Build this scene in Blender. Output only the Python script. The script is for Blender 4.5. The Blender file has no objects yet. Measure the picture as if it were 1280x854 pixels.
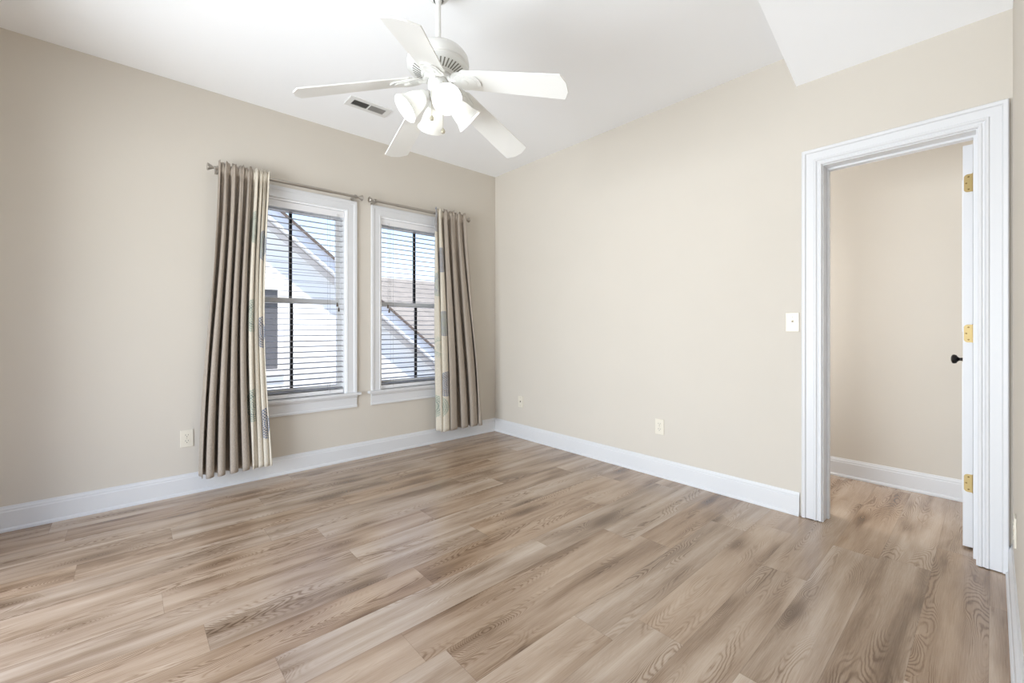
import bpy, bmesh, math, random
from mathutils import Vector, Matrix
random.seed(7)
PI = math.pi
C = bpy.context.scene.collection
S = bpy.context.scene

# ------------------------------------------------------------------ camera
cam_d = bpy.data.cameras.new('camera'); cam = bpy.data.objects.new('camera', cam_d); C.objects.link(cam)
cam.location = (0, 0, 1.11)
cam.rotation_euler = (PI/2, 0, -math.atan2(0.66588, 0.74596))
cam_d.sensor_width = 36; cam_d.lens = 36*536.5/1280
cam_d.shift_y = -17/1280
cam_d.clip_start = 0.02
S.camera = cam

# ------------------------------------------------------------------ world, sun, lights, exposure
SKY_STRENGTH = 1.75
SUN_STRENGTH = 11.0
BULB_STRENGTH = 78.0
BACK_FILL_POWER = 250.0
CLOSET_FILL_POWER = 27.0
S.view_settings.view_transform = 'Standard'; S.view_settings.look = 'None'
S.view_settings.gamma = 1; S.view_settings.use_curve_mapping = False
S.view_settings.exposure = -0.08
S.cycles.use_denoising = True
S.cycles.max_bounces = 14; S.cycles.diffuse_bounces = 8; S.cycles.transparent_max_bounces = 16
S.cycles.sample_clamp_indirect = 6.0

w = bpy.data.worlds.new('sky'); S.world = w; w.use_nodes = True
nt = w.node_tree; nt.nodes.clear()
wo = nt.nodes.new('ShaderNodeOutputWorld'); bg = nt.nodes.new('ShaderNodeBackground')
tc = nt.nodes.new('ShaderNodeTexCoord'); sp = nt.nodes.new('ShaderNodeSeparateXYZ'); cr = nt.nodes.new('ShaderNodeValToRGB')
nt.links.new(tc.outputs['Generated'], sp.inputs[0]); nt.links.new(sp.outputs['Z'], cr.inputs[0])
cr.color_ramp.elements[0].position = 0.0; cr.color_ramp.elements[0].color = (0.94, 0.97, 1.0, 1)
cr.color_ramp.elements[1].position = 0.7; cr.color_ramp.elements[1].color = (0.16, 0.38, 1.0, 1)
e = cr.color_ramp.elements.new(0.2); e.color = (0.58, 0.76, 1.0, 1)
nt.links.new(cr.outputs[0], bg.inputs[0]); bg.inputs[1].default_value = SKY_STRENGTH
nt.links.new(bg.outputs[0], wo.inputs[0])

def light(name, typ, loc, power, color=(1, 1, 1)):
    d = bpy.data.lights.new(name, typ); o = bpy.data.objects.new(name, d); C.objects.link(o)
    o.location = loc; d.energy = power; d.color = color
    return o, d
so, sd = light('sun', 'SUN', (0, -5, 20), SUN_STRENGTH, (1.0, 0.965, 0.91))
sd.angle = math.radians(0.6)
so.rotation_euler = Vector((0.10, 0.33, -1.0)).to_track_quat('-Z', 'Y').to_euler()
# added fill light, shining in through an invented opening behind the camera
bo, bd = light('back_fill_light', 'AREA', (-2.30, 2.00, 0.95), BACK_FILL_POWER, (0.89, 0.95, 1.0))
bd.shape = 'RECTANGLE'; bd.size = 3.0; bd.size_y = 2.1
bo.rotation_euler = Vector((1, 0, 0.24)).to_track_quat('-Z', 'Y').to_euler()
YH_ = 1.90
# added closet fill light behind a made-up opening, unseen left of the doorway
ho, hd = light('closet_fill_light', 'AREA', (3.50, YH_+0.10, 1.35), CLOSET_FILL_POWER, (0.96, 0.975, 1.0))
hd.shape = 'RECTANGLE'; hd.size = 0.6; hd.size_y = 1.1
ho.rotation_euler = Vector((0, -1, 0)).to_track_quat('-Z', 'Y').to_euler()

# ------------------------------------------------------------------ node helpers
class NB:
    def __init__(s, name):
        s.m = bpy.data.materials.new(name); s.m.use_nodes = True
        s.t = s.m.node_tree; s.t.nodes.clear()
        s.out = s.n('ShaderNodeOutputMaterial'); s.b = s.n('ShaderNodeBsdfPrincipled')
        s.t.links.new(s.b.outputs[0], s.out.inputs[0])
    def n(s, typ, **kw):
        x = s.t.nodes.new(typ)
        for k, v in kw.items(): setattr(x, k, v)
        return x
    def put(s, inp, v):
        if hasattr(v, 'links') or isinstance(v, bpy.types.NodeSocket): s.t.links.new(v, inp)
        elif isinstance(v, (tuple, list)) and len(v) == 3 and inp.type == 'RGBA': inp.default_value = (*v, 1)
        else: inp.default_value = v
    def M(s, op, a, b=0.0, c=0.0):
        x = s.n('ShaderNodeMath', operation=op)
        s.put(x.inputs[0], a); s.put(x.inputs[1], b); s.put(x.inputs[2], c)
        return x.outputs[0]
    def xyz(s, x, y, z=0.0):
        q = s.n('ShaderNodeCombineXYZ'); s.put(q.inputs[0], x); s.put(q.inputs[1], y); s.put(q.inputs[2], z)
        return q.outputs[0]
    def sep(s, v):
        q = s.n('ShaderNodeSeparateXYZ'); s.put(q.inputs[0], v); return q.outputs[0], q.outputs[1], q.outputs[2]
    def noise(s, v, scale=1.0, detail=2.0, rough=0.5, dist=0.0):
        q = s.n('ShaderNodeTexNoise'); s.put(q.inputs['Vector'], v)
        q.inputs['Scale'].default_value = scale; q.inputs['Detail'].default_value = detail
        q.inputs['Roughness'].default_value = rough; q.inputs['Distortion'].default_value = dist
        return q.outputs['Fac']
    def white(s, v):
        q = s.n('ShaderNodeTexWhiteNoise', noise_dimensions='3D'); s.put(q.inputs['Vector'], v)
        return q.outputs['Value'], q.outputs['Color']
    def ramp(s, f, stops):
        q = s.n('ShaderNodeValToRGB'); s.put(q.inputs[0], f)
        el = q.color_ramp.elements
        while len(el) < len(stops): el.new(0.5)
        for i, (p, c) in enumerate(stops):
            el[i].position = p; el[i].color = (*c, 1) if len(c) == 3 else c
        return q.outputs[0]
    def mix(s, f, a, b, mode='MIX'):
        q = s.n('ShaderNodeMix', data_type='RGBA', blend_type=mode)
        s.put(q.inputs[0], f); s.put(q.inputs[6], a); s.put(q.inputs[7], b)
        return q.outputs[2]
    def sstep(s, v, lo, hi):
        q = s.n('ShaderNodeMapRange', interpolation_type='SMOOTHSTEP'); s.put(q.inputs[0], v)
        q.inputs[1].default_value = lo; q.inputs[2].default_value = hi
        return q.outputs[0]
    def bump(s, hgt, strength=0.1, dist=0.01):
        q = s.n('ShaderNodeBump'); s.put(q.inputs['Height'], hgt)
        q.inputs['Strength'].default_value = strength; q.inputs['Distance'].default_value = dist
        s.t.links.new(q.outputs[0], s.b.inputs['Normal'])
    def pos(s):
        return s.n('ShaderNodeNewGeometry').outputs['Position']
    def objc(s):
        return s.n('ShaderNodeTexCoord').outputs['Object']

def lin(r, g, b):
    f = lambda v: (v/255/12.92) if v/255 <= 0.04045 else ((v/255+0.055)/1.055)**2.4
    return (f(r), f(g), f(b))

def mat(name, col, rough=0.5, metal=0.0, bump=0.0, bscale=200.0, vary=0.0, spec=0.5):
    q = NB(name)
    p = q.objc()
    nz = q.noise(p, bscale, 3)
    if vary:
        n2 = q.noise(p, 3.0, 2)
        q.put(q.b.inputs['Base Color'], q.mix(n2, tuple(c*(1-vary) for c in col), tuple(min(1, c*(1+vary)) for c in col)))
    else:
        q.put(q.b.inputs['Base Color'], col)
    q.b.inputs['Roughness'].default_value = rough; q.b.inputs['Metallic'].default_value = metal
    q.b.inputs['Specular IOR Level'].default_value = spec
    if bump: q.bump(nz, bump, 0.002)
    return q.m

M = {}
M['wall'] = mat('wall_paint', (0.618, 0.576, 0.512), 0.75, bump=0.10, bscale=260, vary=0.015, spec=0.25)
M['ceiling'] = mat('ceiling_paint', (0.90, 0.912, 0.925), 0.9, bump=0.12, bscale=180, vary=0.01, spec=0.1)
M['trim'] = mat('white_trim_paint', lin(215, 216, 218), 0.4)
M['sash'] = mat('white_window_paint', lin(246, 247, 249), 0.4)
M['plate'] = mat('ivory_plastic', lin(222, 216, 202), 0.35)
M['slot'] = mat('dark_slot', lin(50, 45, 40), 0.6)
M['screw'] = mat('screw_metal', lin(190, 182, 165), 0.4, 0.8)
M['fan'] = mat('white_fan_enamel', lin(222, 222, 219), 0.3)
M['blade'] = mat('white_fan_blade', lin(228, 228, 224), 0.4)
M['fangap'] = mat('fan_vent_slot', lin(120, 118, 110), 0.6)
M['ball'] = mat('hanger_ball_dark', lin(40, 40, 42), 0.4)
M['nickel'] = mat('brushed_nickel', lin(176, 170, 162), 0.32, 0.9, bump=0.05, bscale=300)
M['brass'] = mat('satin_brass', lin(168, 147, 100), 0.4, 0.6, vary=0.05)
M['screwdark'] = mat('hinge_screw', lin(120, 98, 60), 0.4, 0.9)
M['bronze'] = mat('oil_rubbed_bronze', lin(28, 24, 22), 0.3, 0.6)
M['muntin'] = mat('dark_muntin', lin(34, 34, 40), 0.5)
M['slat'] = mat('backlit_grey_slat', lin(150, 150, 152), 0.5)  # white slats greyed so the colour carries their backlit shade
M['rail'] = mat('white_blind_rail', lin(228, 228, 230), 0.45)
M['cord'] = mat('blind_cord', lin(170, 168, 162), 0.8)
M['tassel'] = mat('cord_tassel', lin(74, 60, 44), 0.5)
M['vent'] = mat('vent_enamel', lin(222, 222, 220), 0.45)
M['louver'] = mat('vent_louver', lin(150, 148, 144), 0.5, 0.3)
M['ventdark'] = mat('vent_duct', lin(50, 50, 50), 0.8)
M['chain'] = mat('pull_chain', lin(196, 190, 170), 0.3, 0.8)
M['fasc'] = mat('pale_blue_fascia', lin(222, 228, 240), 0.6)
M['extwhite'] = mat('exterior_white', lin(240, 238, 235), 0.6)
M['frieze'] = mat('frieze_board', lin(214, 210, 208), 0.7)
M['roofedge'] = mat('brown_drip_edge', lin(104, 88, 80), 0.6)
M['extpane'] = mat('dark_outside_pane', lin(92, 92, 94), 0.2)
M['ground'] = mat('asphalt_yard', lin(72, 76, 82), 0.95, bump=0.4, bscale=30, vary=0.1)

def emis(name, col, st):
    q = NB(name); q.put(q.b.inputs['Base Color'], col); q.put(q.b.inputs['Emission Color'], col)
    q.b.inputs['Emission Strength'].default_value = st; return q.m
M['bulb'] = emis('lit_bulb', (0.965, 0.985, 1.0), BULB_STRENGTH)

def shade_mat():
    q = NB('frosted_glass_shade')
    tr = q.n('ShaderNodeBsdfTranslucent'); tr.inputs[0].default_value = (0.95, 0.94, 0.91, 1)
    q.put(q.b.inputs['Base Color'], (0.80, 0.80, 0.78)); q.b.inputs['Roughness'].default_value = 0.3
    mx = q.n('ShaderNodeMixShader'); mx.inputs[0].default_value = 0.24
    q.t.links.new(q.b.outputs[0], mx.inputs[1]); q.t.links.new(tr.outputs[0], mx.inputs[2])
    q.t.links.new(mx.outputs[0], q.out.inputs[0]); return q.m
M['shade'] = shade_mat()

def glass_mat():
    q = NB('window_glass')
    t = q.n('ShaderNodeBsdfTransparent'); g = q.n('ShaderNodeBsdfGlossy'); g.inputs['Roughness'].default_value = 0.02
    fr = q.n('ShaderNodeFresnel'); fr.inputs[0].default_value = 1.35
    mx = q.n('ShaderNodeMixShader'); q.t.links.new(fr.outputs[0], mx.inputs[0])
    q.t.links.new(t.outputs[0], mx.inputs[1]); q.t.links.new(g.outputs[0], mx.inputs[2])
    q.t.links.new(mx.outputs[0], q.out.inputs[0]); return q.m
M['glass'] = glass_mat()

def floor_mat():
    q = NB('oak_plank_floor')
    X, Y, _ = q.sep(q.pos())
    PW, PL = 0.178, 1.22
    ry = q.M('DIVIDE', q.M('SUBTRACT', Y, 0.187-PW*40), PW)
    row = q.M('FLOOR', ry); fy = q.M('FRACT', ry)
    ro, _c = q.white(q.xyz(row, 3.7, 1.3))
    rx = q.M('ADD', q.M('DIVIDE', q.M('ADD', X, 30.0), PL), q.M('MULTIPLY', ro, 7.31))
    colx = q.M('FLOOR', rx); fx = q.M('FRACT', rx)
    r1, rc = q.white(q.xyz(row, colx, 9.1))
    ra, rb, rcb = q.sep(rc)
    # local plank coordinates, shifted per plank
    px = q.M('ADD', X, q.M('MULTIPLY', ra, 91.0))
    py = q.M('ADD', Y, q.M('MULTIPLY', rb, 47.0))
    # knots: sparse elongated cells
    vor = q.n('ShaderNodeTexVoronoi', feature='F1', voronoi_dimensions='2D')
    q.put(vor.inputs['Vector'], q.xyz(q.M('MULTIPLY', px, 1.7), q.M('MULTIPLY', py, 5.2)))
    vor.inputs['Scale'].default_value = 1.0
    kd = vor.outputs['Distance']
    kr, _k, _k2 = q.sep(vor.outputs['Color'])
    kon = q.M('GREATER_THAN', kr, 0.62)
    kbump = q.M('MULTIPLY', kon, q.M('EXPONENT', q.M('MULTIPLY', q.M('MULTIPLY', kd, kd), -26.0)))
    # cathedral grain: contour lines of a stretched noise field
    fld = q.noise(q.xyz(q.M('MULTIPLY', px, 1.25), q.M('MULTIPLY', py, 7.5)), 1.0, 1.6, 0.45)
    warp = q.noise(q.xyz(q.M('MULTIPLY', px, 22.0), q.M('MULTIPLY', py, 60.0)), 1.0, 2.0)
    fld2 = q.M('ADD', q.M('ADD', fld, q.M('MULTIPLY', kbump, 0.30)), q.M('MULTIPLY', q.M('SUBTRACT', warp, 0.5), 0.016))
    ring = q.M('ADD', q.M('MULTIPLY', q.M('SINE', q.M('MULTIPLY', fld2, 290.0)), 0.5), 0.5)
    ring = q.M('POWER', ring, 2.2)
    rmask = q.sstep(q.noise(q.xyz(q.M('MULTIPLY', px, 1.5), q.M('MULTIPLY', py, 9.0), 4.0), 1.0, 1.0), 0.44, 0.66)
    rmask = q.M('MAXIMUM', rmask, q.M('MULTIPLY', kbump, 0.9))
    # fine pores and long streaks
    pores = q.noise(q.xyz(q.M('MULTIPLY', px, 9.0), q.M('MULTIPLY', py, 330.0)), 1.0, 3.0, 0.65)
    streak = q.noise(q.xyz(q.M('MULTIPLY', px, 0.9), q.M('MULTIPLY', py, 13.0)), 1.0, 3.0, 0.55, 0.35)
    cloud = q.noise(q.xyz(q.M('MULTIPLY', px, 1.4), q.M('MULTIPLY', py, 6.0), 8.0), 1.0, 3.0, 0.55, 0.5)
    tone = q.M('ADD', q.M('MULTIPLY', q.M('SUBTRACT', r1, 0.5), 0.20), 0.5)
    tone = q.M('ADD', tone, q.M('MULTIPLY', q.M('SUBTRACT', streak, 0.5), 0.95))
    tone = q.M('ADD', tone, q.M('MULTIPLY', q.M('SUBTRACT', cloud, 0.5), 0.75))
    tone = q.M('ADD', tone, q.M('MULTIPLY', q.M('SUBTRACT', pores, 0.5), 0.42))
    tone = q.M('SUBTRACT', tone, q.M('MULTIPLY', q.M('MULTIPLY', ring, rmask), 0.28))
    tone = q.M('SUBTRACT', tone, q.M('MULTIPLY', kbump, 0.26))
    col = q.ramp(tone, [(0.0, lin(98, 77, 58)), (0.28, lin(142, 120, 99)), (0.52, lin(175, 156, 137)), (0.78, lin(197, 181, 164)), (1.0, lin(212, 199, 184))])
    warm = q.mix(q.M('MULTIPLY', rcb, 0.55), col, q.mix(1.0, col, lin(246, 226, 200), 'MULTIPLY'))
    # micro bevel seams
    ey = q.M('MULTIPLY', q.M('MINIMUM', fy, q.M('SUBTRACT', 1.0, fy)), PW)
    ex = q.M('MULTIPLY', q.M('MINIMUM', fx, q.M('SUBTRACT', 1.0, fx)), PL)
    seam = q.M('SUBTRACT', 1.0, q.sstep(q.M('MINIMUM', ex, ey), 0.0003, 0.0016))
    fin = q.mix(q.M('MULTIPLY', seam, 0.30), warm, lin(92, 72, 56))
    q.put(q.b.inputs['Base Color'], fin)
    q.put(q.b.inputs['Roughness'], q.M('ADD', 0.19, q.M('MULTIPLY', pores, 0.10)))
    q.b.inputs['Specular IOR Level'].default_value = 0.8
    hgt = q.M('SUBTRACT', q.M('MULTIPLY', pores, 0.4), q.M('ADD', q.M('MULTIPLY', seam, 0.8), q.M('MULTIPLY', q.M('MULTIPLY', ring, rmask), 0.3)))
    q.bump(hgt, 0.10, 0.002)
    return q.m
M['floor'] = floor_mat()

def fabric(name, col, border=None):
    """woven linen; border = (columns of (s, [t...])) puts medallions on the cloth at flat cloth positions in metres"""
    q = NB(name)
    uv = q.n('ShaderNodeUVMap').outputs[0]
    u, v, _ = q.sep(uv)
    wv = q.noise(q.xyz(q.M('MULTIPLY', u, 90.0), q.M('MULTIPLY', v, 900.0)), 1.0, 2.0)
    wh = q.noise(q.xyz(q.M('MULTIPLY', u, 900.0), q.M('MULTIPLY', v, 60.0)), 1.0, 2.0)
    f = q.M('MULTIPLY', q.M('ADD', wv, wh), 0.5)
    c = q.mix(q.sstep(f, 0.35, 0.65), tuple(x*0.80 for x in col), tuple(min(1, x*1.16) for x in col))
    if border:
        R = 0.118
        for (s0, t0, dark, lite) in border:
            du = q.M('SUBTRACT', u, s0); dv = q.M('SUBTRACT', v, t0)
            d = q.M('DIVIDE', q.M('SQRT', q.M('ADD', q.M('MULTIPLY', du, du), q.M('MULTIPLY', dv, dv))), R)
            an = q.M('ARCTAN2', dv, du)
            k = q.M('FLOOR', q.M('MULTIPLY', d, 8.0))
            rg = q.M('ABSOLUTE', q.M('SUBTRACT', q.M('FRACT', q.M('MULTIPLY', d, 8.0)), 0.5))
            dots = q.M('SINE', q.M('ADD', q.M('MULTIPLY', an, q.M('ADD', 8.0, q.M('MULTIPLY', k, 5.0))), k))
            ink = q.M('GREATER_THAN', q.M('ADD', q.M('MULTIPLY', dots, 0.22), q.M('SUBTRACT', 0.34, rg)), 0.02)
            ink = q.M('MULTIPLY', ink, q.M('LESS_THAN', d, 1.0))
            ic = q.mix(q.M('FRACT', q.M('MULTIPLY', d, 2.0)), dark, lite)
            c = q.mix(q.M('MULTIPLY', ink, 0.85), c, ic)
    q.put(q.b.inputs['Base Color'], c)
    q.b.inputs['Roughness'].default_value = 0.9; q.b.inputs['Specular IOR Level'].default_value = 0.15
    q.b.inputs['Sheen Weight'].default_value = 0.15
    q.bump(f, 0.25, 0.002)
    return q.m

def siding_mat():
    q = NB('cream_lap_siding')
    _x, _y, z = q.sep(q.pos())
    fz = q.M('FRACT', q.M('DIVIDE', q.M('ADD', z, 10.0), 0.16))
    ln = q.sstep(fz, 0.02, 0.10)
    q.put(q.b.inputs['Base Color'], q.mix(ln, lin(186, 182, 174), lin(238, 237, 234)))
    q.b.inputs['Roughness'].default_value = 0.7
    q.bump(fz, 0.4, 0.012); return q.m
M['siding'] = siding_mat()

def shingle_mat(name, a, b):
    q = NB(name)
    p = q.objc(); X, Y, Z = q.sep(p)
    r = q.M('FLOOR', q.M('DIVIDE', q.M('ADD', Z, 20.0), 0.11))
    cx = q.M('FLOOR', q.M('ADD', q.M('DIVIDE', X, 0.3), q.M('MULTIPLY', r, 0.37)))
    v, _c = q.white(q.xyz(r, cx, 2.0))
    nz = q.noise(p, 60.0, 3)
    q.put(q.b.inputs['Base Color'], q.mix(q.M('MULTIPLY', q.M('ADD', v, nz), 0.5), a, b))
    q.b.inputs['Roughness'].default_value = 0.95
    return q.m
M['shingle'] = shingle_mat('beige_roof_shingle', lin(112, 107, 100), lin(136, 130, 122))
M['shingle_brown'] = shingle_mat('brown_roof_shingle', lin(110, 96, 86), lin(150, 134, 120))

# ------------------------------------------------------------------ mesh helpers
class MB:
    def __init__(s): s.b = bmesh.new()
    def box(s, x0, x1, y0, y1, z0, z1, bev=0.0, mtx=None):
        b = bmesh.new()
        vs = [b.verts.new(p) for p in [(x0,y0,z0),(x1,y0,z0),(x1,y1,z0),(x0,y1,z0),(x0,y0,z1),(x1,y0,z1),(x1,y1,z1),(x0,y1,z1)]]
        for f in [(0,3,2,1),(4,5,6,7),(0,1,5,4),(1,2,6,5),(2,3,7,6),(3,0,4,7)]: b.faces.new([vs[i] for i in f])
        if bev: bmesh.ops.bevel(b, geom=b.edges[:], offset=bev, segments=2, profile=0.6, affect='EDGES')
        return s.add(b, mtx)
    def add(s, b, mtx=None):
        if mtx is not None: bmesh.ops.transform(b, matrix=mtx, verts=b.verts[:])
        me = bpy.data.meshes.new('t'); b.to_mesh(me); b.free(); s.b.from_mesh(me); bpy.data.meshes.remove(me); return s
    def lathe(s, prof, n=32, mtx=None, close=True):
        """prof: (radius, z) pairs, revolved round Z"""
        b = bmesh.new(); rings = []
        for r, z in prof:
            if r < 1e-6: rings.append([b.verts.new((0, 0, z))])
            else: rings.append([b.verts.new((r*math.cos(2*PI*i/n), r*math.sin(2*PI*i/n), z)) for i in range(n)])
        for a, c in zip(rings, rings[1:]):
            for i in range(n):
                j = (i+1) % n
                if len(a) == 1 and len(c) == 1: continue
                if len(a) == 1: b.faces.new((a[0], c[i], c[j]))
                elif len(c) == 1: b.faces.new((a[i], a[j], c[0]))
                else: b.faces.new((a[i], a[j], c[j], c[i]))
        bmesh.ops.recalc_face_normals(b, faces=b.faces[:])
        return s.add(b, mtx)
    def tube(s, pts, r, n=10, cap=True):
        b = bmesh.new(); pts = [Vector(p) for p in pts]; rings = []
        rs = r if isinstance(r, (list, tuple)) else [r]*len(pts)
        t0 = (pts[1]-pts[0]).normalized(); up = Vector((0,0,1)) if abs(t0.z) < 0.9 else Vector((1,0,0))
        nrm = t0.cross(up).normalized()
        for i, p in enumerate(pts):
            t = ((pts[min(i+1, len(pts)-1)]-p).normalized() + (p-pts[max(i-1, 0)]).normalized()).normalized()
            nrm = (nrm - t*nrm.dot(t)).normalized(); bi = t.cross(nrm)
            rings.append([b.verts.new(p + (nrm*math.cos(2*PI*k/n)+bi*math.sin(2*PI*k/n))*rs[i]) for k in range(n)])
        for a, c in zip(rings, rings[1:]):
            for i in range(n): b.faces.new((a[i], a[(i+1) % n], c[(i+1) % n], c[i]))
        if cap: b.faces.new(rings[0][::-1]); b.faces.new(rings[-1])
        bmesh.ops.recalc_face_normals(b, faces=b.faces[:])
        return s.add(b)
    def prism(s, poly, a, c, axis='y', mtx=None):
        """poly: 2-D outline; axis y -> (x,z) outline swept in y; axis x -> (y,z); axis z -> (x,y)"""
        b = bmesh.new()
        def P(u, v, t): return {'y': (u, t, v), 'x': (t, u, v), 'z': (u, v, t)}[axis]
        A = [b.verts.new(P(u, v, a)) for u, v in poly]; B = [b.verts.new(P(u, v, c)) for u, v in poly]
        b.faces.new(A); b.faces.new(B[::-1])
        for i in range(len(poly)):
            j = (i+1) % len(poly); b.faces.new((A[i], B[i], B[j], A[j]))
        bmesh.ops.recalc_face_normals(b, faces=b.faces[:])
        return s.add(b, mtx)
    def casing(s, u0, u1, v0, v1, prof, place):
        """mitred three-sided casing round an opening; prof (outward w, thickness t); place(u, v, t) -> world"""
        b = bmesh.new(); rows = []
        for (cu, cv, du, dv) in [(u0, v0, -1, 0), (u0, v1, -1, 1), (u1, v1, 1, 1), (u1, v0, 1, 0)]:
            rows.append([b.verts.new(place(cu+du*w_, cv+dv*w_, t_)) for w_, t_ in prof])
        n = len(prof)
        for a, c in zip(rows, rows[1:]):
            for i in range(n): b.faces.new((a[i], a[(i+1) % n], c[(i+1) % n], c[i]))
        b.faces.new(rows[0]); b.faces.new(rows[-1][::-1])
        bmesh.ops.recalc_face_normals(b, faces=b.faces[:])
        return s.add(b)
    def build(s, name, m, parent=None, smooth=False, angle=35):
        me = bpy.data.meshes.new(name)
        if parent is not None:
            off = Vector((0, 0, 0)); p = parent
            while p is not None: off += p.location; p = p.parent
            bmesh.ops.translate(s.b, vec=-off, verts=s.b.verts[:])
        s.b.to_mesh(me); s.b.free(); me.materials.append(m)
        o = bpy.data.objects.new(name, me); C.objects.link(o)
        if parent is not None: o.parent = parent
        if smooth:
            for f in me.polygons: f.use_smooth = True
            try: me.set_sharp_from_angle(angle=math.radians(angle))
            except Exception: pass
        return o
def tag(o, label, cat, group=None, kind=None):
    o['label'] = label; o['category'] = cat
    if group: o['group'] = group
    if kind: o['kind'] = kind
    return o
def empty(name, loc, label, cat, group=None, kind=None):
    o = bpy.data.objects.new(name, None); o.empty_display_size = 0.05; C.objects.link(o); o.location = loc
    return tag(o, label, cat, group, kind)
def struct(o, label, cat): return tag(o, label, cat, kind='structure')
def dup(root, offset, label):
    r = root.copy(); C.objects.link(r); r.location = root.location + Vector(offset); r['label'] = label
    def rec(a, b):
        for ch in list(a.children):
            c = ch.copy(); C.objects.link(c); c.parent = b; rec(ch, c)
    rec(root, r); return r

# ------------------------------------------------------------------ room shell
YW, XD, YS, XB, H = 3.59, 2.96, -0.06, -0.78, 2.742     # window wall, door wall, side wall, back wall, ceiling
XH, YH = 3.98, 1.90                                       # closet behind the door
DY0, DY1, DZ = 0.052, 0.645, 2.038                        # door opening (inside the jamb)
W1C, W2C, WH, WZ0, WZ1 = 0.955, 2.047, 0.397, 0.545, 2.09
TW = 0.14

struct(MB().box(XB-TW, XH+TW, YS-TW, YW+TW, -0.12, 0).build('floor', M['floor']), 'greyish brown oak plank floor running towards the door wall', 'floor')
struct(MB().box(XB-TW, XH+TW, YS-TW, YW+TW, H, H+0.12).build('ceiling', M['ceiling']), 'flat white ceiling', 'ceiling')
mb = MB(); ho_ = [(W1C-WH, W1C+WH), (W2C-WH, W2C+WH)]
xs = [XB-TW, ho_[0][0], ho_[0][1], ho_[1][0], ho_[1][1], XD+TW]
for i in range(5):
    if i % 2 == 0: mb.box(xs[i], xs[i+1], YW, YW+TW, 0, H)
    else:
        mb.box(xs[i], xs[i+1], YW, YW+TW, 0, WZ0); mb.box(xs[i], xs[i+1], YW, YW+TW, WZ1, H)
struct(mb.build('wall_left', M['wall']), 'beige wall with the two windows', 'wall')
JT = 0.018
mb = MB(); mb.box(XD, XD+0.15, DY1+JT, YW, 0, H).box(XD, XD+0.15, YS, DY0-JT, 0, H).box(XD, XD+0.15, DY0-JT, DY1+JT, DZ+JT, H)
struct(mb.build('wall_right', M['wall']), 'beige wall with the open doorway', 'wall')
struct(MB().box(XB-TW, XD+0.15, YS-TW, YS, 0, H).build('wall_side', M['wall']), 'beige wall at the right edge of the photo', 'wall')
mb = MB(); mb.box(XB-TW, XB, YS, 0.35, 0, H).box(XB-TW, XB, 2.95, YW, 0, H).box(XB-TW, XB, 0.35, 2.95, 2.10, H)  # wide opening made up to pass and shape the back fill light
struct(mb.build('wall_back', M['wall']), 'beige wall behind the camera', 'wall')
mb = MB(); mb.box(XH, XH+TW, YS-TW, YH+TW, 0, H)
struct(mb.build('wall_closet', M['wall']), 'beige closet wall seen through the doorway', 'wall')
struct(MB().box(XD+0.15, 3.20, YH, YH+0.08, 0, H).box(3.80, XH, YH, YH+0.08, 0, H).box(3.20, 3.80, YH, YH+0.08, 0, 0.80).box(3.20, 3.80, YH, YH+0.08, 1.90, H).build('wall_closet_left', M['wall']), 'closet end wall left of the doorway', 'wall')  # opening invented to let the closet fill light in
struct(MB().box(XD+0.15, XH, YS-TW, YS, 0, H).build('wall_closet_right', M['wall']), 'closet end wall behind the open door', 'wall')
struct(MB().box(XD+0.15, XH, YS, YH, 2.46, H).build('ceiling_closet', M['ceiling']), 'white closet ceiling', 'ceiling')
mb = MB(); mb.prism([(XD, 2.545), (XD, H), (XD-(H-2.545)/0.315, H)], YS, 0.778, 'y')
struct(mb.build('ceiling_slope', M['ceiling']), 'white sloping ceiling piece above the doorway', 'ceiling')

# baseboards: ogee-topped profile swept along each wall
def base_prof(h=0.136): return [(0, 0), (0.022, 0), (0.022, 0.010), (0.018, 0.018), (0.015, 0.020), (0.015, h-0.030), (0.012, h-0.024), (0.012, h-0.016), (0.007, h-0.008), (0.006, h), (0, h)]
def baseboard(name, seg, label):
    mb = MB()
    for (axis, wall, sgn, a, b) in seg:
        mb.prism([(wall+sgn*t, z) for t, z in base_prof()], a, b, axis)
    struct(mb.build(name, M['trim'], smooth=True, angle=25), label, 'baseboard')
def _yzsweep(wall, sgn): return None
baseboard('baseboard_left', [('x', YW, -1, XB, XD)], 'white baseboard under the windows')
baseboard('baseboard_right', [('y', XD, -1, DY1+0.115, YW)], 'white baseboard left of the doorway')
baseboard('baseboard_side', [('x', YS, 1, XB, XD)], 'white baseboard at the lower right corner')
baseboard('baseboard_closet', [('y', XH, -1, YS, YH)], 'white baseboard inside the closet')

# door frame: jamb, stop, casings
CASP = [(0, 0), (0, 0.012), (0.004, 0.016), (0.012, 0.016), (0.016, 0.011), (0.021, 0.012), (0.027, 0.019), (0.034, 0.019), (0.038, 0.014), (0.074, 0.017), (0.079, 0.024), (0.092, 0.026), (0.096, 0.022), (0.096, 0)]
mb = MB(); mb.casing(DY0-0.005, DY1+0.005, 0.004, DZ+0.005, CASP, lambda u, v, t: (XD-t, u, v))
struct(mb.build('trim_1', M['trim'], smooth=True, angle=20), 'moulded white casing round the doorway', 'door casing')
mb = MB(); mb.casing(DY0-0.005, DY1+0.005, 0.004, DZ+0.005, [(w_, t_*0.8) for w_, t_ in CASP], lambda u, v, t: (XD+0.15+t, u, v))
struct(mb.build('trim_2', M['trim'], smooth=True, angle=20), 'white casing on the closet side of the doorway', 'door casing')
mb = MB()
mb.box(XD, XD+0.15, DY0-JT, DY0, 0, DZ+JT).box(XD, XD+0.15, DY1, DY1+JT, 0, DZ+JT).box(XD, XD+0.15, DY0, DY1, DZ, DZ+JT)
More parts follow.
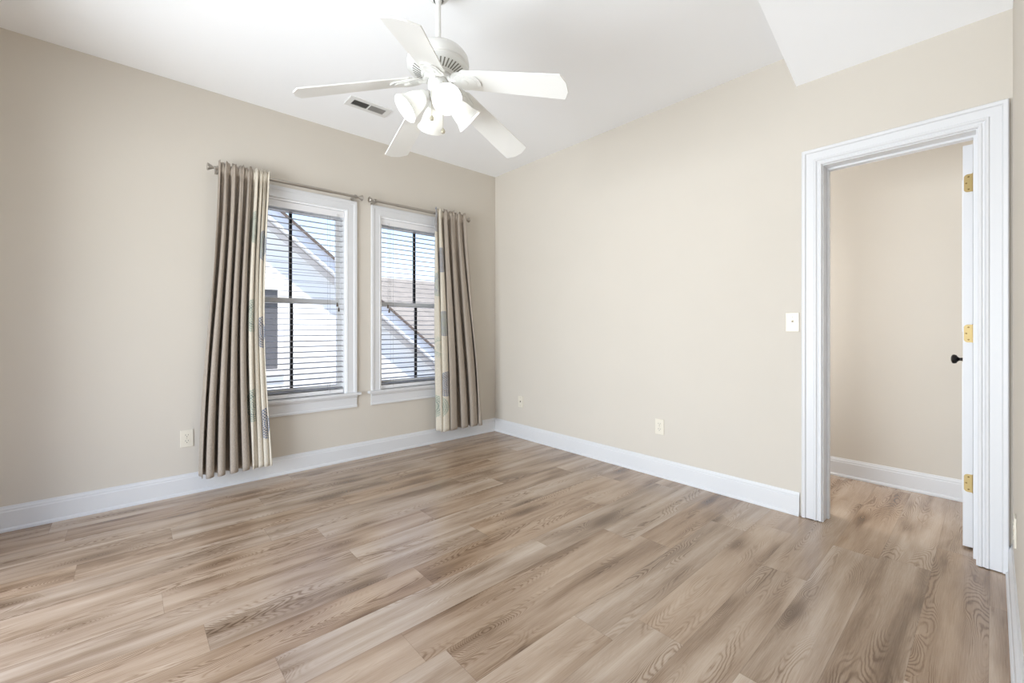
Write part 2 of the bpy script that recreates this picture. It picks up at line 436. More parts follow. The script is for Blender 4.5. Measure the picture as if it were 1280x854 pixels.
mb.box(XD+0.07, XD+0.105, DY0, DY0+0.011, 0, DZ).box(XD+0.07, XD+0.105, DY1-0.011, DY1, 0, DZ).box(XD+0.07, XD+0.105, DY0+0.011, DY1-0.011, DZ-0.011, DZ)
jamb = struct(mb.build('trim_3', M['trim']), 'white door jamb inside the doorway', 'door jamb')
stp = MB().box(XD+0.108, XD+0.135, DY1-0.002, DY1, 0.89, 0.95, 0.0006).build('strike_plate', M['brass'], jamb); stp['label'] = 'small brass strike plate on the left jamb'

# the door leaf, open ninety degrees into the closet
DX0, DXL = XD+0.155+0.025, 0.580; DYA, DYB = 0.066, 0.101; DB, DT = 0.012, 2.028
door = empty('door_1', (DX0, (DYA+DYB)/2, 0), 'white panelled door standing open into the closet, edge on', 'door', kind='structure')
mb = MB()
mb.box(DX0, DX0+DXL, DYA, DYB, DB, DT, 0.0015)
mb.build('door_leaf', M['trim'], door)
for (z0, z1) in ((0.25, 0.93), (1.09, 1.88)):
    for yy, sg in ((DYB, 1), (DYA, -1)):
        m2 = MB(); a, b = DX0+0.10, DX0+DXL-0.10
        for (p, q_, r, t) in ((a, b, z0, z0+0.02), (a, b, z1-0.02, z1), (a, a+0.02, z0+0.02, z1-0.02), (b-0.02, b, z0+0.02, z1-0.02)):
            m2.box(p, q_, min(yy, yy+sg*0.006), max(yy, yy+sg*0.006), r, t, 0.001)
        m2.build('panel_moulding', M['trim'], door)
def rrect(y0, y1, z0, z1, r, left=True):
    pts = [(y0, z0), (y0, z1)]
    for k in range(7): a = PI/2 - k*PI/12; pts.append((y1-r+r*math.cos(a), z1-r+r*math.sin(a)))
    for k in range(7): a = -k*PI/12; pts.append((y1-r+r*math.cos(a), z0+r+r*math.sin(a)))
    return pts
for zc in (1.836, 1.082, 0.332):
    m2 = MB(); m2.prism(rrect(DYA+0.001, DYA+0.031, zc-0.0445, zc+0.0445, 0.014), DX0-0.0022, DX0+0.0005, 'x')
    hg = m2.build('hinge', M['brass'], door); hg['label'] = 'satin brass butt hinge'
    m2 = MB(); m2.tube([(DX0-0.006, DYA-0.004, zc-0.046), (DX0-0.006, DYA-0.004, zc+0.046)], 0.0062, 12)
    m2.build('hinge_knuckle', M['brass'], hg, smooth=True)
    for (yy, zz) in ((DYA+0.015, zc+0.031), (DYA+0.023, zc), (DYA+0.015, zc-0.031)):
        m2 = MB(); m2.lathe([(0, 0.0012), (0.0030, 0.0010), (0.0038, 0), (0, 0)], 12, Matrix.Translation((DX0-0.0022, yy, zz)) @ Matrix.Rotation(-PI/2, 4, 'Y'))
        m2.build('hinge_screw', M['screwdark'], hg)
KX, KZ = DX0+DXL-0.060, 0.925
for sg, yy in ((1, DYB), (-1, DYA)):
    m2 = MB(); m2.lathe([(0, 0), (0.030, 0), (0.030, 0.005), (0.024, 0.010), (0.010, 0.012), (0.009, 0.030), (0.014, 0.036), (0.024, 0.042), (0.0275, 0.052), (0.025, 0.060), (0.014, 0.065), (0, 0.066)], 28,
                        Matrix.Translation((KX, yy, KZ)) @ Matrix.Rotation(-sg*PI/2, 4, 'X'))
    kn = m2.build('door_knob', M['bronze'], door, smooth=True); kn['label'] = 'dark bronze round door knob'

# ------------------------------------------------------------------ windows, built at window centre then repeated
def make_window(cx, label):
    root = empty('window_1', (cx, YW, WZ0), label, 'window', kind='structure')
    a, b = cx-WH, cx+WH; zs = WZ0+0.022
    # casing, stool, apron
    WP = [(0, 0), (0, 0.012), (0.008, 0.015), (0.012, 0.012), (0.055, 0.014), (0.060, 0.018), (0.066, 0.020), (0.082, 0.021), (0.086, 0.018), (0.086, 0)]
    MB().casing(a, b, zs, WZ1, WP, lambda u, v, t: (u, YW-t, v)).build('window_casing', M['trim'], root, smooth=True, angle=20)
    m = MB(); m.box(a-0.115, b+0.115, YW-0.042, YW, WZ0, zs, 0.004); m.box(a, b, YW-0.001, YW+0.07, WZ0, zs)
    m.build('window_stool', M['trim'], root)
    m = MB(); m.prism([(YW, WZ0), (YW-0.020, WZ0), (YW-0.020, WZ0-0.014), (YW-0.013, WZ0-0.022), (YW-0.013, WZ0-0.082), (YW-0.017, WZ0-0.088), (YW-0.017, WZ0-0.102), (YW, WZ0-0.102)], a-0.086, b+0.086, 'x')
    m.build('window_apron', M['trim'], root)
    # jamb liner (frame)
    m = MB(); m.box(a, a+0.012, YW, YW+TW, WZ0, WZ1).box(b-0.012, b, YW, YW+TW, WZ0, WZ1).box(a+0.012, b-0.012, YW, YW+TW, WZ1-0.012, WZ1).box(a+0.012, b-0.012, YW+0.07, YW+TW+0.03, WZ0, WZ0+0.03)
    m.build('window_frame', M['sash'], root)
    L, R_ = a+0.012, b-0.012
    for nm, yy, z0, z1, rb, rt in (('lower_sash', YW+0.075, WZ0+0.03, 1.345, 0.062, 0.042), ('upper_sash', YW+0.104, 1.303, WZ1-0.012, 0.042, 0.050)):
        m = MB(); st = 0.036
        m.box(L, L+st, yy, yy+0.028, z0, z1).box(R_-st, R_, yy, yy+0.028, z0, z1)
        m.box(L+st, R_-st, yy, yy+0.028, z0, z0+rb, 0.002).box(L+st, R_-st, yy, yy+0.028, z1-rt, z1, 0.002)
        sa = m.build(nm, M['sash'], root)
        mu = MB().box(cx-0.0105, cx+0.0105, yy+0.004, yy+0.024, z0+rb, z1-rt).build('muntin', M['muntin'], sa); mu['label'] = 'dark vertical glazing bar'
        MB().box(L+st-0.004, R_-st+0.004, yy+0.012, yy+0.016, z0+rb-0.004, z1-rt+0.004).build('glass_pane', M['glass'], sa)
    return root
win1 = make_window(W1C, 'white sash window partly behind the wide left curtain')
win2 = dup(win1, (W2C-W1C, 0, 0), 'white sash window nearest the room corner'); win2.name = 'window_2'

# ------------------------------------------------------------------ blinds
def make_blind(cx, sgn, label):
    """sgn +1: pull cords at the right end, -1: at the left end"""
    YB = YW+0.037; hw = WH-0.018; zt = WZ1-0.013
    root = empty('window_blind', (cx, YB, zt), label, 'blind', 'white slatted blinds in the windows')
    MB().box(cx-hw, cx+hw, YB-0.022, YB+0.026, zt-0.042, zt, 0.002).build('head_rail', M['rail'], root)
    MB().box(cx-hw-0.004, cx+hw+0.004, YB-0.030, YB-0.023, zt-0.052, zt-0.001, 0.002).build('valance', M['rail'], root)
    zb = WZ0+0.040; n = 33; pitch = (zt-0.075-zb-0.03)/(n-1)
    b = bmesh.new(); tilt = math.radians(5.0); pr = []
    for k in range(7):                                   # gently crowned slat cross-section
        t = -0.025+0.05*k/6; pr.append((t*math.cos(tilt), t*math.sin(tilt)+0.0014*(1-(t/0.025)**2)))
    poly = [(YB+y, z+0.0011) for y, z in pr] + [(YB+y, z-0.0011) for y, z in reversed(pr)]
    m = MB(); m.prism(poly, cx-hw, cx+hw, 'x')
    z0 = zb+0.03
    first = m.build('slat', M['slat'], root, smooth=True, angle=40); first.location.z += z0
    for i in range(1, n):
        c = first.copy(); C.objects.link(c); c.parent = root; c.location.z = first.location.z + i*pitch
    MB().box(cx-hw, cx+hw, YB-0.025, YB+0.025, zb-0.014, zb+0.016, 0.003).build('bottom_rail', M['rail'], root)
    for lx in (-hw+0.11, hw-0.11):
        m = MB()
        for yy in (YB-0.0262, YB+0.0262): m.tube([(cx+lx, yy, zb), (cx+lx, yy, zt-0.04)], 0.0009, 5)
        m.build('ladder_cord', M['cord'], root)
    ex = cx+sgn*(hw-0.055)
    for dx, zl in ((0, 1.315), (0.012, 1.275)):
        m = MB(); m.tube([(ex+dx, YB-0.036, zl), (ex+dx, YB-0.036, zt-0.03)], 0.0010, 5); cd = m.build('pull_cord', M['cord'], root)
        m = MB(); m.lathe([(0, 0.034), (0.004, 0.033), (0.0055, 0.02), (0.0085, 0.004), (0.007, 0), (0, 0)], 12, Matrix.Translation((ex+dx, YB-0.036, zl-0.03)))
        tq = m.build('cord_tassel', M['tassel'], cd, smooth=True)
    return root
make_blind(W1C, 1, 'white slatted blind in the window beside the wide left curtain')
make_blind(W2C, -1, 'white slatted blind in the window nearest the room corner')

# ------------------------------------------------------------------ curtain rods
YR, ZR = 3.50, 2.192
def make_rod(x0, x1, label):
    root = empty('curtain_rod', ((x0+x1)/2, YR, ZR), label, 'curtain rod', 'brushed nickel curtain rods')
    MB().tube([(x0+0.04, YR, ZR), (x1-0.04, YR, ZR)], 0.0105, 16).tube([(x0+0.25, YR, ZR), (x1-0.25, YR, ZR)], 0.0125, 16).build('rod', M['nickel'], root, smooth=True)
    for xe, sg in ((x0, -1), (x1, 1)):
        m = MB(); m.lathe([(0, 0), (0.011, 0), (0.012, 0.006), (0.008, 0.010), (0.009, 0.016), (0.022, 0.040), (0.025, 0.046), (0.022, 0.050), (0, 0.052)], 24,
                          Matrix.Translation((xe-sg*0.048, YR, ZR)) @ Matrix.Rotation(sg*PI/2, 4, 'Y'))
        m.build('finial', M['nickel'], root, smooth=True)
        xb = xe-sg*0.058
        m = MB(); m.tube([(xb, YR, ZR-0.012), (xb, YR+0.02, ZR-0.014), (xb, YW-0.03, ZR-0.014)], 0.005, 8)
        m.lathe([(0.0155, -0.006), (0.0155, 0.006), (0.0115, 0.006), (0.0115, -0.006), (0.0155, -0.006)], 20, Matrix.Translation((xb, YR, ZR)) @ Matrix.Rotation(PI/2, 4, 'Y'))
        m.box(xb-0.011, xb+0.011, YW-0.030, YW-0.0225, ZR-0.020, ZR+0.012, 0.002)
        m.box(xb-0.008, xb+0.008, YW-0.0235, YW-0.0, ZR-0.018, ZR+0.006, 0.001)
        m.build('rod_bracket', M['nickel'], root, smooth=True)
    return root
make_rod(0.392, 1.452, 'nickel curtain rod over the left window, carrying the wide curtain')
make_rod(1.510, 2.548, 'nickel curtain rod over the window nearest the corner')

# ------------------------------------------------------------------ curtains
GREY, CREAM = lin(163, 152, 140), lin(206, 198, 183)
TEAL, PALE, NAVY, MID = lin(84, 112, 106), lin(150, 164, 150), lin(44, 50, 84), lin(96, 110, 138)
def make_curtain(label, xt, xb, zt, zb, folds, border_lo, border_hi, cloth, medals, seed, widths):
    """xt/xb: left and right edge at the rod and at the hem; folds: number of folds; border_lo..hi: share of the width that is the printed border"""
    rnd = random.Random(seed)
    root = empty('curtain', ((xb[0]+xb[1])/2, YR, zb), label, 'curtain', 'linen curtain panels')
    nu, nv = folds*24, 72
    ph = [rnd.uniform(-0.35, 0.35) for _ in range(folds+2)]
    wid = widths; tot = sum(wid); cum = [0]
    for x in wid: cum.append(cum[-1]+x/tot)
    def pos(i, j):
        u = i/nu; v = j/nv
        k = min(folds-1, int(u*folds)); fr = u*folds-k
        xx = cum[k]+(cum[k+1]-cum[k])*fr                       # uneven fold widths
        g = v*v*(3-2*v)
        x0 = xt[0]+(xb[0]-xt[0])*(0.35*v+0.65*g); x1 = xt[1]+(xb[1]-xt[1])*(0.35*v+0.65*g) - (0.040*math.sin(PI*v)**1.2 if border_hi == 1.0 else 0.0)
        th = 2*PI*u*folds + (0.55*math.sin(5.3*u+2.6*v+seed)+0.35*math.sin(11.0*u-3.4*v+2.0*seed))*min(1, v*1.6)
        amp = 0.011+0.047*min(1, v/0.7)**0.85*(1.0+0.22*math.sin(7.7*u+1.9*v+seed))*min(1.0, wid[k]/max(widths)*1.15) + 0.008*math.sin(3.1*v+ph[k])
        foldw = (x1-x0)*wid[k]/tot
        x = x0+(x1-x0)*xx + (0.20 if wid[k] > 1.0 else 0.36)*foldw*math.sin(2*th+0.3*math.sin(2*v+ph[k]))*min(1, 0.25+v*1.5)
        y = -amp*math.cos(th+0.35*math.sin(2.2*v+ph[k+1]))
        gath = math.exp(-((v-0.035)/0.05)**2)
        y += 0.0085*math.sin(th*2.7+1.3)*math.exp(-v*4.0)
        y += 0.005*math.sin(th*5.3+0.4)*math.exp(-v*9.0)
        x += 0.003*math.sin(th*3.7)*math.exp(-v*10.0)
        # the pocket closes round the rod: cloth in front of it
        head = math.exp(-((v-0.021)/0.013)**2)
        y = y*(1-0.85*head)-0.020*head-0.004
        z = zt+(zb-zt)*v + (0.006*math.sin(th*1.0+1.0)+0.008*math.sin(th*2.3))*math.exp(-v*30) + 0.006*v*math.sin(th+0.5)*0.6
        return (x, YR-0.004-0.018*v+y, z)
    sflat = 1.35
    def strip(i0, i1, name, m):
        b = bmesh.new(); uvl = b.loops.layers.uv.new('UVMap')
        gv = [[b.verts.new(pos(i, j)) for j in range(nv+1)] for i in range(i0, i1+1)]
        for i in range(i1-i0):
            for j in range(nv):
                f = b.faces.new((gv[i][j], gv[i][j+1], gv[i+1][j+1], gv[i+1][j])); f.smooth = True
                for lp, (ii, jj) in zip(f.loops, ((i, j), (i, j+1), (i+1, j+1), (i+1, j))):
                    lp[uvl].uv = ((i0+ii)/nu*sflat, zt+(zb-zt)*jj/nv)
        mb = MB(); mb.b.free(); mb.b = b
        o = mb.build(name, m, root)
        s = o.modifiers.new('thickness', 'SOLIDIFY'); s.thickness = 0.0022; s.offset = 0
        return o
    lo, hi = round(border_lo*nu), round(border_hi*nu)
    g = fabric('grey_linen', GREY); bm_ = fabric('cream_print_'+str(seed), cloth, [(s_, t_, d_, l_) for s_, t_, d_, l_ in medals])
    if lo > 0: strip(0, lo, 'linen_panel', g)
    bo_ = strip(lo, hi, 'printed_border', bm_); bo_['label'] = 'cream border printed with dotted medallions'
    if hi < nu: strip(hi, nu, 'linen_panel', g)
    return root
make_curtain('wide grey linen curtain covering the left side of the first window', (0.452, 0.758), (0.343, 0.770), 2.236, 0.125, 8, 0.5625, 1.0, CREAM,
             [(0.86, 1.82, TEAL, PALE), (0.86, 1.195, TEAL, PALE), (0.86, 0.568, TEAL, PALE), (1.24, 1.70, TEAL, MID), (1.24, 1.08, NAVY, MID), (1.24, 0.43, NAVY, MID)], 11, [1.45, 1.3, 1.4, 1.5, 1.3, 0.78, 0.72, 0.80])
make_curtain('narrow grey linen curtain hanging closest to the room corner', (2.143, 2.487), (2.172, 2.660), 2.236, 0.135, 5, 0.0, 0.30, CREAM,
             [(0.03, 2.13, NAVY, MID), (0.03, 1.52, MID, PALE), (0.13, 0.37, TEAL, PALE), (0.25, 1.75, NAVY, MID), (0.25, 1.15, TEAL, MID), (0.25, 0.58, NAVY, MID), (0.03, 0.93, PALE, CREAM)], 23, [0.8, 0.85, 1.15, 1.2, 1.0])

# ------------------------------------------------------------------ ceiling fan
FX, FY = 1.1056, 1.7676
fan = empty('ceiling_fan', (FX, FY, H), 'white five-blade ceiling fan with four lit glass shades', 'ceiling fan')
T0 = Matrix.Translation((FX, FY, 0))
MB().lathe([(0, H), (0.068, H), (0.068, H-0.012), (0.062, H-0.030), (0.042, H-0.056), (0.0275, H-0.066), (0.0245, H-0.067), (0.0235, H-0.060), (0, H-0.060)], 40, T0).build('canopy', M['fan'], fan, smooth=True)
MB().lathe([(0, H-0.0605), (0.0165, H-0.0605), (0.0175, H-0.066), (0.0155, H-0.072), (0.0120, H-0.076), (0, H-0.076)], 28, T0).build('hanger_ball', M['fan'], fan, smooth=True)
hb = MB().lathe([(0.0170, H-0.0602), (0.0236, H-0.0602), (0.0236, H-0.0622), (0.0170, H-0.0622), (0.0170, H-0.0602)], 28, T0).build('canopy_gap', M['ball'], fan); hb['label'] = 'dark gap ring round the hanger ball'
MB().tube([(FX, FY, H-0.06), (FX, FY, 2.44)], 0.0125, 20).build('downrod', M['fan'], fan, smooth=True)
mot = MB().lathe([(0, 2.468), (0.026, 2.468), (0.030, 2.455), (0.060, 2.450), (0.100, 2.436), (0.128, 2.418), (0.142, 2.398), (0.146, 2.380), (0.146, 2.362), (0.141, 2.357), (0.146, 2.352), (0.144, 2.346), (0.134, 2.343),
            (0.126, 2.341), (0.078, 2.318), (0.074, 2.312), (0, 2.312)], 64, T0).build('motor_housing', M['fan'], fan, smooth=True, angle=40)
vs = math.atan2(2.341-2.318, 0.126-0.078)
for k in range(40):                                   # cooling slots ringing the underside
    a = 2*PI*k/40
    m = MB(); m.box(0.083, 0.121, -0.0030, 0.0030, -0.0012, 0.0008, 0.0, Matrix.Translation((FX, FY, 0)) @ Matrix.Rotation(a, 4, 'Z') @ Matrix.Translation((0, 0, 2.3295-0.102*math.tan(vs))) @ Matrix.Shear('XY', 4, (0, 0)))
    bmesh.ops.transform(m.b, matrix=Matrix(), verts=m.b.verts[:])
    for v in m.b.verts:
        r = math.hypot(v.co.x-FX, v.co.y-FY); v.co.z += r*math.tan(vs)
    o = m.build('vent_slot', M['fangap'], mot)
    o['label'] = 'dark cooling slot'
MB().lathe([(0, 2.316), (0.066, 2.316), (0.066, 2.300), (0.060, 2.295), (0, 2.295)], 40, T0).build('flywheel', M['fan'], fan, smooth=True)
MB().lathe([(0, 2.296), (0.046, 2.296), (0.050, 2.285), (0.050, 2.238), (0.044, 2.228), (0.044, 2.205), (0.036, 2.192), (0.018, 2.184), (0, 2.182)], 40, T0).build('switch_housing', M['fan'], fan, smooth=True)
RT, DROOP, PIT = 0.6173, 0.264, -0.2233
dz = math.atan(DROOP)
def blade_matrix(k):
    a = math.radians(9.91+72*k)
    return Matrix.Translation((FX, FY, 2.3047)) @ Matrix.Rotation(a, 4, 'Z') @ Matrix.Rotation(dz, 4, 'Y') @ Matrix.Rotation(PIT, 4, 'X')
LB = RT/math.cos(dz)
for k in range(5):
    mt = blade_matrix(k)
    r0 = 0.130
    # clipped-corner blade outline
    out = [(r0, 0.046), (r0+0.02, 0.060), (LB-0.012, 0.0725), (LB-0.008, 0.0700), (LB+0.012, 0.026), (LB+0.012, -0.026), (LB-0.008, -0.0700), (LB-0.012, -0.0725), (r0+0.02, -0.060), (r0, -0.046)]
    b = bmesh.new()
    A = [b.verts.new((x, y, -0.003)) for x, y in out]; B = [b.verts.new((x, y, 0.003)) for x, y in out]
    b.faces.new(A[::-1]); b.faces.new(B)
    for i in range(len(out)):
        j = (i+1) % len(out); b.faces.new((A[i], A[j], B[j], B[i]))
    bmesh.ops.recalc_face_normals(b, faces=b.faces[:])
    bmesh.ops.bevel(b, geom=[e for e in b.edges if abs(e.verts[0].co.z-e.verts[1].co.z) < 1e-6], offset=0.0012, segments=1, affect='EDGES')
    bl = MB().add(b, mt).build('blade', M['blade'], fan)
    # blade iron: shaped shoe under the blade root, with a raised rosette and arm to the hub
    half = [(0.080, 0.026), (0.100, 0.044), (0.125, 0.053), (0.150, 0.052), (0.170, 0.044), (0.192, 0.041), (0.214, 0.035), (0.228, 0.018), (0.232, 0.0)]
    pl = half + [(x, -y) for x, y in reversed(half[:-1])]
    m = MB(); m.prism(pl, -0.0095, -0.0032, 'z', mt)
    m.prism([(0.150+(x-0.150)*0.74, y*0.74) for x, y in pl], -0.0115, -0.009, 'z', mt)
    m.lathe([(0, -0.016), (0.010, -0.0155), (0.017, -0.014), (0.020, -0.0115), (0, -0.0115)], 32, mt @ Matrix.Translation((0.148, 0, 0)))
    p0 = Vector((FX, FY, 2.305)) + Matrix.Rotation(math.radians(9.91+72*k), 3, 'Z') @ Vector((0.052, 0, 0))
    m.tube([p0, mt @ Vector((0.070, 0, -0.004)), mt @ Vector((0.092, 0, -0.005)), mt @ Vector((0.105, 0, -0.005))], [0.014, 0.012, 0.0085, 0.0065], 28)
    m.build('blade_iron', M['fan'], bl)
# light kit: four arms, bell shades and bulbs
for k in range(4):
    a = math.radians(-108-90*k); u = Vector((math.cos(a), math.sin(a), 0))
    c = Vector((FX, FY, 0))
    neck = c+u*0.062+Vector((0, 0, 2.214)); mouth = c+u*0.152+Vector((0, 0, 2.132)); ax = (mouth-neck).normalized(); Lh = (mouth-neck).length
    rot = Vector((0, 0, 1)).rotation_difference(ax).to_matrix().to_4x4()
    mt = Matrix.Translation(neck) @ rot
    m = MB(); m.tube([c+u*0.030+Vector((0, 0, 2.218)), c+u*0.050+Vector((0, 0, 2.226)), neck-ax*0.004, neck+ax*0.012], [0.011, 0.012, 0.013, 0.015], 14)
    m.lathe([(0, -0.008), (0.016, -0.008), (0.026, 0.000), (0.030, 0.010), (0.030, 0.022), (0.026, 0.022), (0, 0.018)], 28, mt)
    ar = m.build('lamp_arm', M['fan'], fan, smooth=True)
    pr = [(0.026, 0.006), (0.029, 0.018), (0.037, 0.034), (0.045, 0.054), (0.050, 0.076), (0.0535, 0.096), (0.059, 0.112), (0.0655, Lh+0.002), (0.068, Lh+0.005)]
    inn = [(r-0.003, z) for r, z in reversed(pr)]
    sh = MB().lathe(pr+[(0.0665, Lh+0.008)]+inn+[pr[0]], 40, mt).build('lamp_shade', M['shade'], fan, smooth=True, angle=60); sh['label'] = 'frosted white glass bell shade'
    bu = MB().lathe([(0, 0.016), (0.012, 0.018), (0.013, 0.034), (0.020, 0.048), (0.027, 0.062), (0.029, 0.076), (0.026, 0.090), (0.016, 0.101), (0, 0.105)], 24, mt).build('bulb', M['bulb'], fan, smooth=True, angle=80); bu['label'] = 'lit frosted bulb'
# pull chains
fwd = Vector((-0.666, -0.746, 0)); rt = Vector((0.746, -0.666, 0))
for lx, zb, dd in ((-0.022, 2.098, 0.052), (0.030, 2.040, 0.048)):
    p = Vector((FX, FY, 0))+fwd*dd+rt*lx
    m = MB(); m.tube([(p.x-fwd.x*0.02, p.y-fwd.y*0.02, 2.268), (p.x, p.y, 2.266), (p.x, p.y, zb)], 0.0011, 6); ch = m.build('pull_chain', M['chain'], fan)
    MB().lathe([(0, 0.012), (0.004, 0.012), (0.009, 0.005), (0.0105, -0.001), (0.008, -0.008), (0, -0.010)], 16, Matrix.Translation((p.x, p.y, zb-0.010))).build('chain_pull', M['chain'], ch, smooth=True)

# ------------------------------------------------------------------ ceiling vent
vent = empty('ceiling_vent', (1.318, 3.066, H), 'white rectangular air vent in the ceiling above the first window', 'vent')
vx0, vx1, vy0, vy1 = 1.198, 1.440, 3.024, 3.102; ox0, ox1, oy0, oy1 = 1.163, 1.475, 2.994, 3.134
m = MB()
for (a, b, c_, d) in ((ox0, ox1, oy0, vy0), (ox0, ox1, vy1, oy1), (ox0, vx0, vy0, vy1), (vx1, ox1, vy0, vy1)): m.box(a, b, c_, d, H-0.007, H, 0.0)
m.box((vx0+vx1)/2-0.003, (vx0+vx1)/2+0.003, vy0, vy1, H-0.007, H)
m.build('vent_frame', M['vent'], vent)
dk = MB().box(vx0, vx1, vy0, vy1, H-0.0012, H-0.0002).build('vent_duct', M['ventdark'], vent); dk['label'] = 'dark duct opening'
for bank, tl in ((0, -38), (1, 38)):
    bx0 = vx0 if bank == 0 else (vx0+vx1)/2+0.003
    for i in range(11):
        xx = bx0+0.006+i*0.0105
        m = MB(); m.box(-0.0042, 0.0042, vy0+0.001, vy1-0.001, -0.0004, 0.0004, 0.0, Matrix.Translation((xx, 0, H-0.0042)) @ Matrix.Rotation(math.radians(tl), 4, 'Y'))
        m.build('louver', M['louver'], vent)

# ------------------------------------------------------------------ outlets, switch, jack
def wall_matrix(loc, normal):
    z = Vector((0, 0, 1)); n = Vector(normal); x = z.cross(n)
    return Matrix.Translation(loc) @ Matrix((x, z, n)).transposed().to_4x4()
def plate_base(root, mt, m='plate'):
    return MB().box(-0.035, 0.035, -0.057, 0.057, 0, 0.006, 0.0025, mt).build('cover_plate', M[m], root)
def outlet(loc, normal, label):
    root = empty('wall_outlet', loc, label, 'outlet', 'duplex wall outlets'); mt = wall_matrix(loc, normal); plate_base(root, mt)
    for s in (-1, 1):
        pts = []
        for k in range(24):
            a = 2*PI*k/24; pts.append((max(-0.0165, min(0.0165, 0.0175*math.cos(a))), s*0.0195+max(-0.0135, min(0.0135, 0.0165*math.sin(a)))))
        m = MB(); m.prism(pts, 0.0055, 0.0078, 'z', mt); rc = m.build('receptacle', M['plate'], root)
        for (a, b, c_, d) in ((-0.0082, -0.0058, 0.0, 0.0085), (0.0058, 0.0082, 0.001, 0.0080)):
            MB().box(a, b, s*0.0195+c_, s*0.0195+d, 0.0076, 0.0082, 0, mt).build('slot', M['slot'], rc)
        MB().lathe([(0, 0.0082), (0.0026, 0.0082), (0.0026, 0.0076), (0, 0.0076)], 10, mt @ Matrix.Translation((0, s*0.0195-0.0075, 0))).build('slot', M['slot'], rc)
    MB().lathe([(0, 0.0072), (0.003, 0.0070), (0.0033, 0.0055), (0, 0.0055)], 12, mt).build('screw', M['screw'], root)
    return root
outlet((0.289, YW, 0.372), (0, -1, 0), 'ivory double outlet low on the wall left of the wide curtain')
outlet((XD, 1.657, 0.372), (-1, 0, 0), 'ivory double outlet low on the long bare wall')
outlet((2.545, YS, 0.328), (0, 1, 0), 'ivory outlet seen almost edge on at the right edge')
root = empty('phone_jack', (XD, 3.182, 0.365), 'small beige jack plate low on the wall near the corner', 'wall jack'); mt = wall_matrix((XD, 3.182, 0.365), (-1, 0, 0))
plate_base(root, mt)
MB().box(-0.006, 0.006, -0.007, 0.007, 0.0055, 0.0075, 0.0008, mt).build('jack', M['slot'], root)
for s in (-1, 1): MB().lathe([(0, 0.0072), (0.003, 0.0070), (0.0033, 0.0055), (0, 0.0055)], 12, mt @ Matrix.Translation((0, s*0.041, 0))).build('screw', M['screw'], root)
root = empty('light_switch', (XD, 0.797, 1.144), 'ivory toggle light switch beside the door casing', 'light switch'); mt = wall_matrix((XD, 0.797, 1.144), (-1, 0, 0))
plate_base(root, mt)
tg = MB().box(-0.0055, 0.0055, -0.012, 0.012, 0.0055, 0.0064, 0, mt).build('toggle_surround', M['screw'], root)
MB().box(-0.004, 0.004, -0.004, 0.004, 0.0, 0.016, 0.0012, mt @ Matrix.Translation((0, 0.001, 0.004)) @ Matrix.Rotation(math.radians(-28), 4, 'X')).build('toggle', M['plate'], root)
for s in (-1, 1): MB().lathe([(0, 0.0072), (0.003, 0.0070), (0.0033, 0.0055), (0, 0.0055)], 12, mt @ Matrix.Translation((0, s*0.030, 0))).build('screw', M['screw'], root)

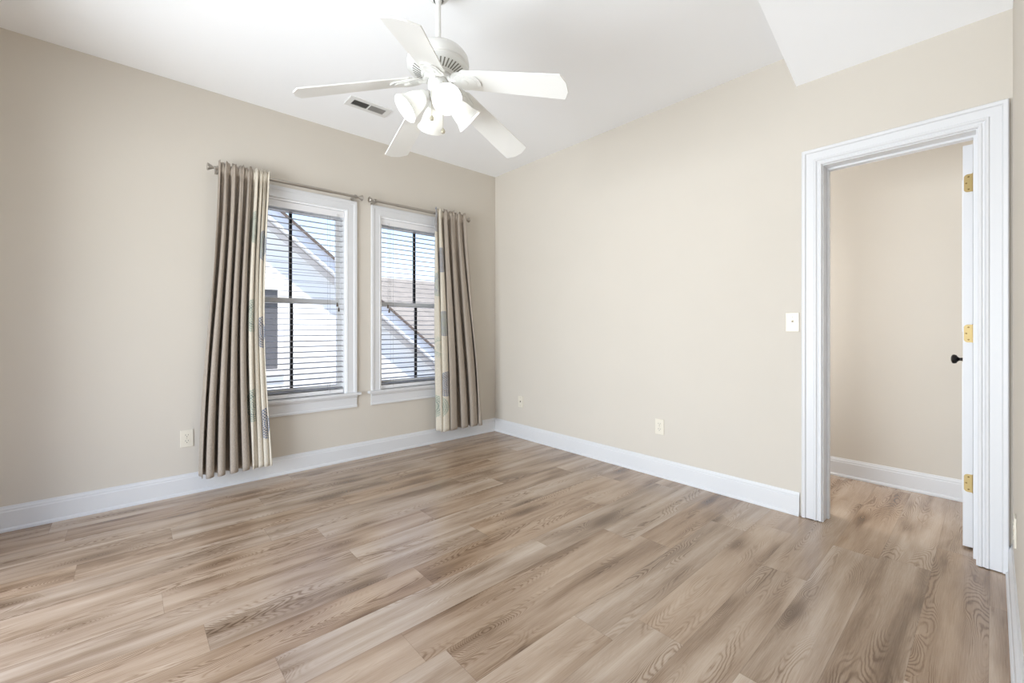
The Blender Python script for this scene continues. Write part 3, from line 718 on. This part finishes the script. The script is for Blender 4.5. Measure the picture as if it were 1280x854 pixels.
# ------------------------------------------------------------------ outside the windows
GZ = -3.0
tag(MB().box(-30, 50, YW+0.6, 60, GZ-0.2, GZ).build('ground', M['ground']), 'grey yard ground outside far below the windows', 'ground', kind='structure')
XR = -0.9; SL = 0.806; ZE = lambda x: 2.974-SL*(x-1.634)              # rake line of the house next door
ZRG = ZE(XR)
YG = 7.42
house = empty('neighbouring_house', (1.0, YG, GZ), 'cream house gable with white trimmed sloping rake outside the left window', 'house')
xe = 5.55; ze = ZE(xe)
prof_w = [(2*XR-xe+0.35, GZ), (xe-0.35, GZ), (xe-0.35, ze+0.05), (XR, ZRG-0.27), (2*XR-xe+0.35, ze+0.05)]
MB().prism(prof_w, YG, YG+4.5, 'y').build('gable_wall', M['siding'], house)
def rake(name, m, o0, o1, y0, y1):
    q = MB()
    for s in (1, -1):
        X = lambda x: x if s == 1 else 2*XR-x
        q.prism([(X(XR), ZRG+o0), (X(xe), ze+o0), (X(xe), ze+o1), (X(XR), ZRG+o1)], y0, y1, 'y')
    return q.build(name, m, house)
rake('roof', M['shingle_brown'], 0.0, -0.012, YG-0.255, YG+4.7)
rake('drip_edge', M['roofedge'], -0.001, -0.019, YG-0.262, YG-0.256)
rake('fascia_board', M['fasc'], -0.013, -0.27, YG-0.15, YG-0.13)
rake('rake_moulding', M['extwhite'], -0.236, -0.272, YG-0.225, YG-0.151)
rake('soffit_board', M['frieze'], -0.23, -0.25, YG-0.129, YG-0.023)
rake('frieze_board', M['frieze'], -0.255, -0.37, YG-0.022, YG-0.001)
wr = MB(); wx0, wx1, wz0, wz1 = 0.80, 1.80, 0.40, 1.78
for (a, b, c_, d) in ((wx0, wx0+0.08, wz0, wz1), (wx1-0.08, wx1, wz0, wz1), (wx0+0.08, wx1-0.08, wz0, wz0+0.07), (wx0+0.08, wx1-0.08, wz1-0.08, wz1), (wx0+0.08, wx1-0.08, 1.50, 1.57)):
    wr.box(a, b, YG-0.06, YG-0.001, c_, d)
hw_ = wr.build('house_window', M['extwhite'], house)
for (c_, d) in ((wz0+0.07, 1.50), (1.57, wz1-0.08)): MB().box(wx0+0.08, wx1-0.08, YG-0.03, YG-0.002, c_, d).build('window_pane', M['extpane'], hw_)

far = empty('distant_house', (11, 18, GZ), 'distant house with a beige shingled roof seen through the window nearest the corner', 'house')
MB().prism([(13.3, -0.6), (18.0, 3.33), (18.06, 3.18), (13.45, -0.8)], 3.0, 22, 'x').build('roof', M['shingle'], far)
MB().prism([(22.7, -0.6), (18.0, 3.33), (17.94, 3.18), (22.55, -0.8)], 3.0, 22, 'x').build('roof', M['shingle'], far)
MB().prism([(13.8, GZ), (22.2, GZ), (22.2, -0.55), (18, 3.0), (13.8, -0.55)], 3.4, 21.6, 'x').build('wall', M['siding'], far)
